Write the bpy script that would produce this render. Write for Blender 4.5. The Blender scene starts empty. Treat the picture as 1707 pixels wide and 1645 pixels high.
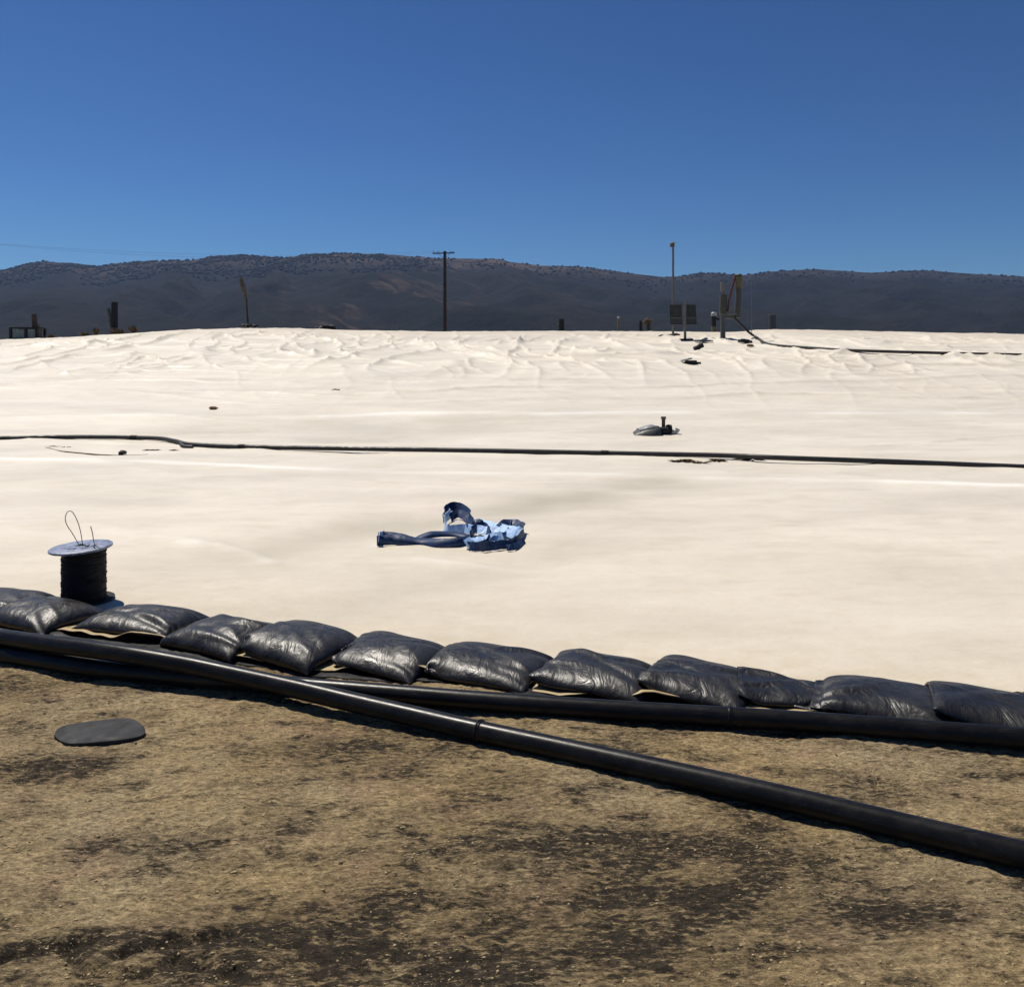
import bpy, bmesh, math, random
import numpy as np
from mathutils import Vector, Matrix

# ------------------------------------------------------------------ camera, sky, sun
scene = bpy.context.scene
COL = scene.collection
R = math.radians
EYE = 1.6
F_PX, CX, CY, PITCH = 1400.0, 853.5, 601.0, 0.0     # photograph is 1707 x 1645, held level, horizon at row 601
cam_d = bpy.data.cameras.new("camera")
cam = bpy.data.objects.new("camera", cam_d); COL.objects.link(cam)
cam.location = (0, 0, EYE); cam.rotation_euler = (R(90) - PITCH, 0, 0)
cam_d.sensor_width = 36; cam_d.lens = 36 * F_PX / 1707
cam_d.shift_y = -(822.5 - CY) / 1707; cam_d.clip_start = 0.05; cam_d.clip_end = 9000
scene.camera = cam

SUN_AZ, SUN_EL = R(-45), R(62)          # azimuth from +Y, negative = to the left
world = bpy.data.worlds.new("World"); scene.world = world; world.use_nodes = True
nt = world.node_tree; nt.nodes.clear()
sky = nt.nodes.new('ShaderNodeTexSky'); sky.sky_type = 'NISHITA'; sky.sun_disc = False
sky.sun_elevation = SUN_EL; sky.sun_rotation = SUN_AZ
sky.altitude = 600; sky.air_density = 1.0; sky.dust_density = 0.1; sky.ozone_density = 3.0
gm = nt.nodes.new('ShaderNodeGamma'); gm.inputs['Gamma'].default_value = 1.35
hs = nt.nodes.new('ShaderNodeMix'); hs.data_type = 'RGBA'; hs.blend_type = 'MULTIPLY'; hs.inputs[0].default_value = 1
hs.inputs[7].default_value = (.335, .475, .61, 1)
bg = nt.nodes.new('ShaderNodeBackground'); bg.inputs['Strength'].default_value = 0.05
wo = nt.nodes.new('ShaderNodeOutputWorld')
nt.links.new(sky.outputs[0], gm.inputs['Color']); nt.links.new(gm.outputs[0], hs.inputs[6]); nt.links.new(hs.outputs[2], bg.inputs['Color'])
nt.links.new(bg.outputs[0], wo.inputs['Surface'])
sun_d = bpy.data.lights.new("sun", 'SUN'); sun_d.energy = 4.4; sun_d.angle = R(0.53); sun_d.color = (1, 0.93, 0.82)
sun = bpy.data.objects.new("sun", sun_d); COL.objects.link(sun)
sun_dir = Vector((math.sin(SUN_AZ) * math.cos(SUN_EL), math.cos(SUN_AZ) * math.cos(SUN_EL), math.sin(SUN_EL)))
sun.rotation_euler = sun_dir.to_track_quat('Z', 'Y').to_euler(); sun.location = sun_dir * 40
vs = scene.view_settings
vs.view_transform = 'Standard'; vs.look = 'None'; vs.exposure = 0.18; vs.gamma = 1.0; vs.use_curve_mapping = False
scene.cycles.max_bounces = 6

# ------------------------------------------------------------------ noise
rng = np.random.default_rng(11)
random.seed(5)
_perm = rng.permutation(256); _perm = np.concatenate([_perm, _perm])
_ang = rng.uniform(0, 2 * np.pi, 256); _gx, _gy = np.cos(_ang), np.sin(_ang)
def pn(x, y, s=0):
    x = np.asarray(x, float) + 17.3 * s; y = np.asarray(y, float) - 9.7 * s
    xi = np.floor(x).astype(int); yi = np.floor(y).astype(int)
    xf = x - xi; yf = y - yi
    u = xf * xf * xf * (xf * (xf * 6 - 15) + 10); v = yf * yf * yf * (yf * (yf * 6 - 15) + 10)
    def g(ix, iy, dx, dy):
        h = _perm[_perm[ix & 255] + (iy & 255)]
        return _gx[h] * dx + _gy[h] * dy
    a = g(xi, yi, xf, yf); b = g(xi + 1, yi, xf - 1, yf)
    c = g(xi, yi + 1, xf, yf - 1); d = g(xi + 1, yi + 1, xf - 1, yf - 1)
    return ((a + (b - a) * u) + ((c + (d - c) * u) - (a + (b - a) * u)) * v) * 1.5
def fbm(x, y, o=4, s=0, gain=.5):
    t = 0; amp = 1; f = 1
    for k in range(o):
        t = t + amp * pn(np.asarray(x) * f, np.asarray(y) * f, s + k * 3); amp *= gain; f *= 2.03
    return t
def sstep(a, b, x):
    t = np.clip((np.asarray(x, float) - a) / (b - a), 0, 1); return t * t * (3 - 2 * t)

# ------------------------------------------------------------------ viewing rays -> real positions on the ground
cp, sp = math.cos(PITCH), math.sin(PITCH)
def ray(px, py):
    u = (px - CX) / F_PX; v = (CY - py) / F_PX
    return np.array([u, cp + v * sp, -sp + v * cp])
def on_y(px, py, y):                     # point of the ray at ground distance y
    d = ray(px, py); t = y / d[1]
    return Vector((d[0] * t, y, EYE + d[2] * t))
def on_z(px, py, z):
    d = ray(px, py); t = (z - EYE) / d[2]
    return Vector((d[0] * t, d[1] * t, z))

# ------------------------------------------------------------------ shape of the land
_crest_px = [(-700, 570), (-300, 570), (0, 567), (100, 564), (200, 558), (300, 551), (400, 547.5), (480, 547.5), (600, 551), (740, 553),
             (900, 552), (1100, 553), (1200, 554), (1240, 553), (1256, 550), (1300, 550), (1420, 552), (1560, 555), (1707, 558), (2200, 562)]
YC = 45.0
_cr = [on_y(a, b, YC) for a, b in _crest_px]
_crx = np.array([p.x for p in _cr]); _crz = np.array([p.z - .4 for p in _cr])
_ty = np.arange(-60, 140, .05)
def _tab(ys, zs, sg):
    t = np.interp(_ty, ys, zs); k = np.exp(-.5 * (np.arange(-80, 81) * .05 / sg) ** 2); k /= k.sum()
    return np.convolve(np.pad(t, 80, mode='edge'), k, mode='valid')
_zf = _tab([-60, 5, 8, 12, 15, 16.5, 18, 19, 60, 85, 140], [0, 0, .03, .09, .14, .22, .36, .4, .4, 0, 0], .5)
_w = _tab([-60, 17.6, 44, 48, 58, 90, 140], [0, 0, 1, .985, .55, 0, 0], .8)
def H(x, y):
    x = np.asarray(x, float); y = np.asarray(y, float)
    return np.interp(y, _ty, _zf) + np.interp(y, _ty, _w) * np.interp(x, _crx, _crz)
_ts = np.concatenate([np.linspace(.5, 60, 6000), np.linspace(60.1, 160, 800)])
def at(px, py, lift=0.0):                # where the ray meets the land
    d = ray(px, py); X = d[0] * _ts; Y = d[1] * _ts; Z = EYE + d[2] * _ts
    f = Z - (H(X, Y) + lift)
    i = int(np.argmax(f < 0))
    if f[i] >= 0 or i == 0: i = int(np.argmin(f[_ts < 60])); k = 0
    else: k = f[i - 1] / (f[i - 1] - f[i]); i -= 1
    t = _ts[i] + k * (_ts[i + 1] - _ts[i])
    x, y = d[0] * t, d[1] * t
    return Vector((x, y, float(H(x, y)) + lift))
def polydist(x, y, pts):
    best = np.full(np.shape(x), 1e9); 
    for (a, b) in zip(pts[:-1], pts[1:]):
        ax, ay, bx, by = a[0], a[1], b[0], b[1]
        L = (bx - ax) ** 2 + (by - ay) ** 2
        t = np.clip(((x - ax) * (bx - ax) + (y - ay) * (by - ay)) / L, 0, 1)
        best = np.minimum(best, np.hypot(x - ax - t * (bx - ax), y - ay - t * (by - ay)))
    return best
def gpts(lst): return [tuple(at(a, b))[:2] for a, b in lst]

# ------------------------------------------------------------------ object helpers
def tag(o, label=None, cat=None, group=None, kind=None):
    if label: o['label'] = label
    if cat: o['category'] = cat
    if group: o['group'] = group
    if kind: o['kind'] = kind
    return o
def thing(name, label, cat, loc=(0, 0, 0), group=None, rz=0):
    o = bpy.data.objects.new(name, None); COL.objects.link(o); o.location = loc; o.rotation_euler = (0, 0, rz)
    o.empty_display_size = .1
    return tag(o, label, cat, group)
def mobj(name, verts, faces, mat, parent=None, smooth=True, attrs=None):
    me = bpy.data.meshes.new(name)
    if isinstance(faces, np.ndarray):
        v = np.asarray(verts, np.float32); n = len(faces); k = faces.shape[1]
        me.vertices.add(len(v)); me.vertices.foreach_set('co', v.ravel())
        me.loops.add(n * k); me.loops.foreach_set('vertex_index', faces.astype(np.int32).ravel())
        me.polygons.add(n); me.polygons.foreach_set('loop_start', np.arange(0, n * k, k, dtype=np.int32))
        me.update(calc_edges=True)
    else:
        me.from_pydata([tuple(p) for p in verts], [], faces); me.update()
    if smooth: me.polygons.foreach_set('use_smooth', np.ones(len(me.polygons), bool))
    for k_, a in (attrs or {}).items():
        at_ = me.attributes.new(k_, 'FLOAT', 'POINT'); at_.data.foreach_set('value', np.asarray(a, np.float32).ravel())
    me.materials.append(mat)
    o = bpy.data.objects.new(name, me); COL.objects.link(o)
    if parent: o.parent = parent
    return o
class MB:                                # collects shapes that are one part
    def __init__(s): s.v = []; s.f = []
    def add(s, v, f):
        n = len(s.v); s.v += [Vector(p) for p in v]; s.f += [tuple(i + n for i in q) for q in f]; return s
    def box(s, c, size, rot=None, bev=.0):
        bm = bmesh.new(); bmesh.ops.create_cube(bm, size=1)
        for v in bm.verts: v.co = Vector((v.co.x * size[0], v.co.y * size[1], v.co.z * size[2]))
        if bev: bmesh.ops.bevel(bm, geom=bm.edges[:], offset=bev, segments=2, affect='EDGES', profile=.7)
        M = Matrix.Translation(c) @ (rot.to_matrix().to_4x4() if rot else Matrix())
        bm.verts.index_update()
        s.add([M @ v.co for v in bm.verts], [[v.index for v in f.verts] for f in bm.faces]); bm.free(); return s
    def tube(s, pts, r, seg=12, cap=True):
        pts = [Vector(p) for p in pts]; n = len(pts)
        rs = r if isinstance(r, (list, tuple)) else [r] * n
        V = []; Fc = []; up = None
        for i, p in enumerate(pts):
            t = (pts[min(i + 1, n - 1)] - pts[max(i - 1, 0)]).normalized()
            if up is None:
                up = Vector((0, 0, 1)) if abs(t.z) < .9 else Vector((1, 0, 0))
            a = t.cross(up).normalized(); b = a.cross(t).normalized(); up = b
            for k in range(seg):
                w = 2 * math.pi * k / seg
                V.append(p + (a * math.cos(w) + b * math.sin(w)) * rs[i])
        for i in range(n - 1):
            for k in range(seg):
                k2 = (k + 1) % seg
                Fc.append((i * seg + k, i * seg + k2, (i + 1) * seg + k2, (i + 1) * seg + k))
        if cap:
            Fc.append(tuple(range(seg))[::-1]); Fc.append(tuple(range((n - 1) * seg, n * seg)))
        return s.add(V, Fc)
    def lathe(s, prof, c=(0, 0, 0), seg=32, rot=None):
        V = []; Fc = []; n = len(prof); c = Vector(c)
        for r_, z in prof:
            for k in range(seg):
                w = 2 * math.pi * k / seg
                q = Vector((r_ * math.cos(w), r_ * math.sin(w), z))
                V.append(c + (rot @ q if rot else q))
        for i in range(n - 1):
            for k in range(seg):
                k2 = (k + 1) % seg
                Fc.append((i * seg + k, i * seg + k2, (i + 1) * seg + k2, (i + 1) * seg + k))
        if prof[0][0] > 1e-4: Fc.append(tuple(range(seg))[::-1])
        if prof[-1][0] > 1e-4: Fc.append(tuple(range((n - 1) * seg, n * seg)))
        return s.add(V, Fc)
    def blob(s, c, r, seed=0, sq=(1, 1, 1), amp=.25, sub=2):
        rd = random.Random(seed); bm = bmesh.new(); bmesh.ops.create_icosphere(bm, subdivisions=sub, radius=1)
        bm.verts.index_update(); c = Vector(c)
        V = [c + Vector((v.co.x * sq[0], v.co.y * sq[1], v.co.z * sq[2])) * r * (1 + rd.uniform(-amp, amp)) for v in bm.verts]
        s.add(V, [[v.index for v in f.verts] for f in bm.faces]); bm.free(); return s
    def build(s, name, mat, parent=None, smooth=True, sharp=35):
        o = mobj(name, s.v, s.f, mat, parent, smooth)
        if smooth and sharp: 
            try: o.data.set_sharp_from_angle(angle=R(sharp))
            except Exception: pass
        return o
def spline(pts, n=8):
    pts = [Vector(p) for p in pts]; out = []
    P = [pts[0] * 2 - pts[1]] + pts + [pts[-1] * 2 - pts[-2]]
    for i in range(1, len(P) - 2):
        a, b, c, d = P[i - 1], P[i], P[i + 1], P[i + 2]
        for k in range(n):
            t = k / n
            out.append(.5 * ((2 * b) + (c - a) * t + (2 * a - 5 * b + 4 * c - d) * t * t + (3 * b - a - 3 * c + d) * t ** 3))
    out.append(pts[-1]); return out

# ------------------------------------------------------------------ materials
class Mat:
    def __init__(s, name):
        s.m = bpy.data.materials.new(name); s.m.use_nodes = True; s.t = s.m.node_tree
        s.b = s.t.nodes['Principled BSDF']; s.tc = s.n('ShaderNodeTexCoord')
    def n(s, ty, **k):
        x = s.t.nodes.new(ty)
        for a, b in k.items(): setattr(x, a, b)
        return x
    def l(s, a, b): s.t.links.new(a, b)
    def mapping(s, sc=(1, 1, 1), rot=(0, 0, 0), src='Object'):
        m = s.n('ShaderNodeMapping'); m.inputs['Scale'].default_value = sc; m.inputs['Rotation'].default_value = rot
        s.l(s.tc.outputs[src], m.inputs['Vector']); return m.outputs[0]
    def noise(s, vec, scale, detail=4, rough=.55, dist=0):
        x = s.n('ShaderNodeTexNoise'); x.inputs['Scale'].default_value = scale; x.inputs['Detail'].default_value = detail
        x.inputs['Roughness'].default_value = rough; x.inputs['Distortion'].default_value = dist
        s.l(vec, x.inputs['Vector']); return x.outputs['Fac']
    def voro(s, vec, scale, feat='F1'):
        x = s.n('ShaderNodeTexVoronoi', feature=feat); x.inputs['Scale'].default_value = scale
        s.l(vec, x.inputs['Vector']); return x.outputs['Distance']
    def ramp(s, fac, a, b, c0=(0, 0, 0), c1=(1, 1, 1)):
        x = s.n('ShaderNodeValToRGB'); e = x.color_ramp.elements
        e[0].position = a; e[1].position = b; e[0].color = (*c0, 1); e[1].color = (*c1, 1)
        s.l(fac, x.inputs[0]); return x.outputs[0]
    def mix(s, fac, a, b, mode='MIX'):
        x = s.n('ShaderNodeMix', data_type='RGBA', blend_type=mode)
        for i, v in ((0, fac), (6, a), (7, b)):
            if isinstance(v, (int, float)): x.inputs[i].default_value = v
            elif isinstance(v, tuple): x.inputs[i].default_value = (*v, 1)
            else: s.l(v, x.inputs[i])
        return x.outputs[2]
    def math(s, op, a, b=0.0, clamp=False):
        x = s.n('ShaderNodeMath', operation=op); x.use_clamp = clamp
        for i, v in ((0, a), (1, b)):
            if isinstance(v, (int, float)): x.inputs[i].default_value = v
            else: s.l(v, x.inputs[i])
        return x.outputs[0]
    def attr(s, name):
        x = s.n('ShaderNodeAttribute'); x.attribute_name = name; return x.outputs['Fac']
    def bump(s, h, strength, dist, prev=None):
        x = s.n('ShaderNodeBump'); x.inputs['Strength'].default_value = strength; x.inputs['Distance'].default_value = dist
        s.l(h, x.inputs['Height'])
        if prev: s.l(prev, x.inputs['Normal'])
        return x.outputs[0]
    def set(s, color=None, rough=None, normal=None, spec=None, metal=None):
        for k, v in (('Base Color', color), ('Roughness', rough), ('Normal', normal), ('Specular IOR Level', spec), ('Metallic', metal)):
            if v is None: continue
            if isinstance(v, tuple): s.b.inputs[k].default_value = (*v, 1)
            elif isinstance(v, (int, float)): s.b.inputs[k].default_value = v
            else: s.l(v, s.b.inputs[k])
        return s.m
def simple(name, c, rough=.5, var=.25, scale=8, spec=.5, metal=0, bump=0.0, c2=None):
    m = Mat(name); v = m.mapping(); n1 = m.noise(v, scale, 5, .65)
    lo = tuple(k * (1 - var) for k in c); hi = c2 or tuple(min(1, k * (1 + var)) for k in c)
    col = m.ramp(n1, .3, .7, lo, hi)
    nrm = m.bump(m.noise(v, scale * 4, 4), bump, .01) if bump else None
    r = m.ramp(m.noise(v, scale * 1.7, 3), .3, .7, (rough * .8,) * 3, (min(1, rough * 1.2),) * 3)
    return m.set(col, r, nrm, spec, metal)

# membrane: cream plastic sheet, dusty at its edge
m = Mat('cream_geomembrane'); v = m.mapping()
big = m.noise(m.mapping((.35, .9, .5), (0, 0, .25)), 1.0, 4, .6)
col = m.ramp(big, .3, .72, (.655, .60, .50), (.735, .685, .59))
blot = m.noise(m.mapping((1.2, 3.0, 1), (0, 0, -.2)), 1.3, 6, .65)
col = m.mix(m.math('MULTIPLY', m.ramp(blot, .50, .76), .45), col, (.54, .475, .36))
spk = m.ramp(m.noise(v, 55, 3, .7), .70, .82)
col = m.mix(m.math('MULTIPLY', spk, .25), col, (.40, .33, .22))
sc = m.ramp(m.noise(m.mapping((2.2, .8, 1), (0, 0, .9)), 5, 7, .75, .6), .60, .74)
col = m.mix(m.math('MULTIPLY', sc, .22), col, (.47, .40, .28))
dn = m.math('MULTIPLY', m.attr('dirt'), m.ramp(m.noise(v, 6, 6, .7), .25, .7, (.45,) * 3, (1.2,) * 3), True)
col = m.mix(dn, col, (.43, .33, .175))
col = m.mix(m.math('MULTIPLY', m.attr('dark_band'), 1.0, True), col, (.46, .415, .325))  # darker tone along the traced hollows
col = m.mix(m.math('MULTIPLY', m.attr('seam'), .75), col, (.92, .90, .84))  # sunlit highlights along the seams, mixed in as whiter colour
b1 = m.bump(m.noise(m.mapping((1, 2.2, 1), (0, 0, .4)), 2.2, 5, .6), .35, .05)
b2 = m.bump(m.noise(v, 30, 4, .6), .12, .01, b1)
M_COVER = m.set(col, m.ramp(big, .3, .7, (.42,) * 3, (.6,) * 3), b2, .4)

# dirt
m = Mat('packed_dirt'); v = m.mapping()
st = m.mapping((1.0, 2.6, 1), (0, 0, R(-14))); st2 = m.mapping((1.0, 1.9, 1), (0, 0, R(-10)))
n1 = m.noise(st, 1.6, 8, .65, .4); n2 = m.noise(st, 9, 8, .7, .3); n3 = m.noise(v, 60, 6, .75); n4 = m.noise(v, 0.9, 4, .6)
f1 = m.noise(st2, 34, 8, .72, .2); f2 = m.noise(st2, 110, 5, .75)
col = m.ramp(n2, .25, .75, (.385, .28, .142), (.64, .478, .255))
col = m.mix(m.math('MULTIPLY', m.ramp(n4, .45, .65), .6), col, (.58, .475, .30))
col = m.mix(m.math('MULTIPLY', m.ramp(m.noise(v, 3.1, 5, .65), .50, .66), .65), col, (.48, .33, .205))
n5 = m.noise(m.mapping((1.0, 2.2, 1), (0, 0, R(-16))), 4.5, 7, .68, .3)
dk = m.math('ADD', m.math('MULTIPLY', m.ramp(n1, .46, .68), .7), m.attr('damp_or_ledge'))
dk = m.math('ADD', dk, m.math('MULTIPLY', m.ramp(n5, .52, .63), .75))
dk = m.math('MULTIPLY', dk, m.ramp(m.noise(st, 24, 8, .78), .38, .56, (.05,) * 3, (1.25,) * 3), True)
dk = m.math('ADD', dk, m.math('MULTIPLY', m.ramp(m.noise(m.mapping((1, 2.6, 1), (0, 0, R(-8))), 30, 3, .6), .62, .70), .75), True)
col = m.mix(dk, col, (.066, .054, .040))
col = m.mix(1.0, col, m.ramp(f1, .32, .64, (.34,) * 3, (1.36,) * 3), 'MULTIPLY')
col = m.mix(.8, col, m.ramp(f2, .34, .64, (.46,) * 3, (1.36,) * 3), 'MULTIPLY')
sp1 = m.ramp(m.voro(v, 60), .10, .24, (1,) * 3, (0,) * 3)
sp1 = m.math('MULTIPLY', sp1, m.ramp(m.noise(v, 14, 3), .50, .6))
col = m.mix(m.math('MULTIPLY', sp1, .8), col, (.05, .038, .027))
lt = m.ramp(n3, .62, .78); col = m.mix(m.math('MULTIPLY', lt, .55), col, (.52, .43, .27))
b1 = m.bump(n2, .9, .03); b2 = m.bump(f1, 1.0, .02, b1); b3 = m.bump(f2, .9, .008, b2)
M_DIRT = m.set(col, .95, b3, .12)

# black plastics
m = Mat('black_bag_plastic'); v = m.mapping()
dust = m.ramp(m.noise(v, 6, 6, .7, .5), .45, .8)
col = m.mix(m.math('MULTIPLY', dust, .55), (.010, .010, .011), (.060, .057, .052))
b1 = m.bump(m.noise(m.mapping((1.6, 1, 1)), 8, 3, .55, 1.1), .5, .02)
b2 = m.bump(m.noise(v, 38, 4, .6), .22, .006, b1)
M_BAG = m.set(col, m.ramp(m.noise(v, 9, 5, .65), .3, .75, (.33,) * 3, (.55,) * 3), b2, .5)
m = Mat('black_pipe_plastic'); v = m.mapping()
dust = m.ramp(m.noise(m.mapping((2, 6, 6)), 3, 6, .7), .45, .85)
col = m.mix(m.math('MULTIPLY', dust, .35), (.008, .008, .009), (.060, .057, .053))
scr = m.ramp(m.noise(m.mapping((3, 60, 60), (0, 0, R(-20))), 2, 3), .62, .7)
col = m.mix(m.math('MULTIPLY', scr, .25), col, (.07, .07, .07))
M_PIPE = m.set(col, m.ramp(m.noise(v, 20, 4, .7), .3, .7, (.27,) * 3, (.37,) * 3), m.bump(m.noise(v, 25, 3), .05, .01), .2)
M_HOSE = simple('black_hose_rubber', (.014, .014, .014), .55, .4, 5)
M_BLACK = simple('black_matte', (.008, .008, .009), .7, .4, 9, .3)
M_RUBBER = simple('grey_black_rubber', (.026, .026, .028), .75, .3, 9, .35, bump=.15)
M_LID = simple('blue_grey_lid', (.21, .25, .36), .42, .75, 28, .5, bump=.4)
M_WIRE = simple('pale_wire', (.33, .25, .19), .5, .2, 9)
M_STRAPL = simple('sunlit_blue_webbing', (.34, .52, .86), .6, .3, 25, .6, bump=.2)  # paler blue puts the sun on the strap into its colour
M_STRAPM = simple('mid_blue_webbing', (.07, .19, .50), .6, .35, 25, .5, bump=.2)
M_STRAPD = simple('navy_webbing', (.008, .030, .095), .55, .4, 25, .4, bump=.2)
M_GREY = simple('grey_galvanised_steel', (.30, .31, .31), .5, .3, 6)
M_FGREY = simple('weathered_grey_metal', (.105, .108, .105), .6, .3, 6)
M_DGREY = simple('dark_grey_steel', (.055, .06, .06), .55, .4, 6)
M_OLIVE = simple('olive_dark_paint', (.045, .045, .032), .6, .3, 5)
M_OCHRE = simple('ochre_paint', (.10, .085, .045), .7, .3, 6)
M_TAN = simple('tan_cloth', (.085, .07, .048), .9, .4, 8)
M_RED = simple('red_hose_plastic', (.095, .026, .02), .55, .25, 6)
M_WOOD = simple('dark_creosote_wood', (.030, .025, .021), .85, .45, 3)
M_CAP = simple('pale_cap_plastic', (.24, .25, .27), .5, .2, 6)
M_PANE = simple('dull_green_glass', (.11, .15, .16), .25, .25, 5)
M_BRUSH = simple('dry_brush', (.11, .08, .045), .95, .5, 20, .1)
M_CLOD = simple('brown_clod', (.16, .10, .045), .95, .5, 20, .1)
M_CRUMB = simple('dry_soil_crumb', (.36, .285, .16), .95, .45, 30, .1)
M_STONE = simple('gravel_stone', (.10, .08, .055), .95, .7, 30, .15)
M_HTREE = simple('scrub_oak_leaf', (.034, .036, .030), .95, .4, .15, .1)
m = Mat('dry_hill'); v = m.mapping((1, 1, 1))
n1 = m.noise(v, .013, 6, .65); n2 = m.noise(v, .05, 6, .7); n3 = m.noise(m.mapping((1, .35, 1), (0, 0, .5)), .008, 5, .6)
col = m.mix(m.math('MULTIPLY', m.attr('grass_or_lit'), m.ramp(n2, .38, .62), True), (.016, .0165, .0145), (.125, .090, .066))
col = m.mix(m.math('MULTIPLY', m.ramp(n3, .5, .75), .35), col, (.040, .032, .025))
col = m.mix(m.math('MULTIPLY', m.ramp(n1, .52, .72), .5), col, (.012, .013, .011))
M_HILL = m.set(col, 1.0, m.bump(n2, .8, 8), .05)

# ------------------------------------------------------------------ ground sheet (reaches the horizon)
def fan(ax, ay, xoff):
    A, Y = np.meshgrid(ax, ay); X = A * (np.maximum(Y, 0) + xoff); return X, Y
def grid_faces(nr, nc):
    i = np.arange(nr - 1)[:, None] * nc + np.arange(nc - 1)[None, :]
    return np.stack([i, i + 1, i + nc + 1, i + nc], -1).reshape(-1, 4)
_row_px = [(-420, 1015), (-200, 1022), (0, 1040), (140, 1064), (235, 1076), (305, 1088), (420, 1106), (540, 1123), (740, 1134), (810, 1142), (880, 1157), (930, 1166),
           (1010, 1171), (1060, 1177), (1120, 1179), (1300, 1193), (1500, 1212), (1750, 1240), (2100, 1285)]
_edge = np.array(gpts(_row_px))
def edge_y(x): return np.interp(x, _edge[:, 0], _edge[:, 1])
def ground_micro(x, y):
    near = 1 - sstep(9, 16, y)
    c, s_ = math.cos(R(14)), math.sin(R(14))
    xr = x * c + y * s_; yr = -x * s_ + y * c
    h = .014 * fbm(xr * 1.1, yr * 2.3, 5, 1) + .006 * np.abs(fbm(xr * 5, yr * 9, 4, 5)) + .004 * fbm(x * 22, y * 26, 3, 9)
    return h * near
_ledges = [gpts([(-120, 1618), (0, 1603), (60, 1588), (150, 1570)]), gpts([(208, 1590), (265, 1572), (320, 1562), (385, 1553)]), gpts([(300, 1600), (345, 1608), (400, 1625)]),
           gpts([(115, 1585), (140, 1620), (240, 1622)])]
_damps = [((450, 1590), .42, .16, .9), ((350, 1556), .2, .06, .7), ((640, 1245), .36, .13, .8), ((900, 1415), .42, .17, .85), ((1210, 1440), .35, .2, .8), ((1195, 1500), .2, .09, .8),
          ((40, 1283), .32, .1, .9), ((500, 1130), 1.0, .09, .5), ((1060, 1240), .22, .1, .6), ((780, 1590), .3, .1, .7), ((1120, 1620), .3, .08, .6), ((60, 1585), .2, .05, .8), ((700, 1280), .3, .08, .4), ((60,1140),.7,.12,.6),
          ((560, 1530), .3, .07, .7), ((880, 1605), .3, .09, .7), ((300, 1400), .22, .05, .45), ((690, 1500), .2, .05, .5), ((1030, 1500), .25, .06, .6), ((1500, 1520), .4, .12, .7), ((1400, 1330), .4, .1, .5), ((960, 1545), .35, .08, .5)]
ax = np.concatenate([np.linspace(-1.6, -.78, 60, endpoint=False), np.linspace(-.78, .78, 640), np.linspace(.78, 1.6, 61)[1:]])
ay = np.concatenate([np.linspace(-12, 1.0, 30, endpoint=False), np.linspace(1.0, 5.6, 640, endpoint=False), np.geomspace(5.6, 120, 130, endpoint=False), np.geomspace(120, 4500, 40)])
X, Y = fan(ax, ay, 1.2)
Z = H(X, Y) + ground_micro(X, Y)
damp_or_ledge = np.zeros_like(X)
for (pp, rx, ry, k) in _damps:
    c = at(*pp); a = R(12)
    dx = (X - c.x) * math.cos(a) + (Y - c.y) * math.sin(a); dy = -(X - c.x) * math.sin(a) + (Y - c.y) * math.cos(a)
    damp_or_ledge += k * np.exp(-((dx / rx) ** 2 + (dy / ry) ** 2) * .9)
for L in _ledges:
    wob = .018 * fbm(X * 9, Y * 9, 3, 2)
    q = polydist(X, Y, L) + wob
    Z -= .022 * np.exp(-(q / .022) ** 2); damp_or_ledge += .9 * np.exp(-(q / .02) ** 2)  # each ledge line is carved and also coloured darker
damp_or_ledge *= (.55 + .9 * np.clip(fbm(X * 4, Y * 8, 4, 7) + .45, 0, 1.3))
under = sstep(.10, .35, Y - edge_y(X)) * (1 - sstep(50, 60, Y))
Z -= under * .09
mobj('ground', np.stack([X, Y, Z], -1).reshape(-1, 3), grid_faces(*X.shape), M_DIRT, attrs={'damp_or_ledge': damp_or_ledge})['kind'] = 'structure'

# ------------------------------------------------------------------ hills on the horizon
_sk = [(-900, 452), (-400, 446), (-150, 452), (0, 449), (35, 441), (70, 434), (110, 437), (140, 441), (165, 443), (190, 438), (250, 434), (320, 432), (350, 427), (400, 424), (440, 426), (478, 428),
       (510, 423), (560, 421), (640, 422), (700, 427), (740, 429), (830, 430), (850, 435), (900, 441), (960, 443), (1000, 447), (1060, 455), (1105, 460), (1135, 459), (1160, 454),
       (1200, 454), (1240, 457), (1298, 450), (1360, 447), (1450, 453), (1540, 449), (1640, 456), (1707, 460), (1900, 452), (2600, 458)]
YH = 1500.0
_s = [on_y(a, b, YH) for a, b in _sk]; _sx = np.array([p.x / YH for p in _s]); _sz = np.array([p.z for p in _s])
def hill(x, y):
    a = x / y
    t = np.clip((y - 420) / (YH - 420), 0, 1)
    cz = np.interp(a, _sx, _sz)
    base = cz * (t ** 1.15) * (1 - .0) 
    back = 1 - .55 * sstep(YH + 60, 2600, y)
    k = np.clip(t * (1 - t) * 4, 0, 1) * np.clip(t * 3, 0, 1)
    sx = x + .35 * (y - 900) + 60 * fbm(x * .004, y * .004, 3, 21)
    spur = 1 - np.abs(fbm(sx * .0042, y * .0010, 3, 31)) * 1.9
    return base * back - 2 + k * (26 * (spur - .55) - 6) + k * 7 * fbm(x * .012, y * .012, 4, 41), k
hx = np.linspace(-1.25, 1.25, 640); hy = np.concatenate([np.linspace(425, 1560, 190), np.linspace(1580, 3200, 30)])
A, Yh = np.meshgrid(hx, hy); Xh = A * Yh
Zh, kk = hill(Xh, Yh)
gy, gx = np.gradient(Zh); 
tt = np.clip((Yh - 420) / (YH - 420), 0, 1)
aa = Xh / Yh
grass_or_lit = sstep(.80, .96, tt) * np.interp(aa, [-1, -.6, -.3, -.15, .05, .15, .5, 1], [.75, .75, .6, 1, .9, .3, .3, .5])
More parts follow.
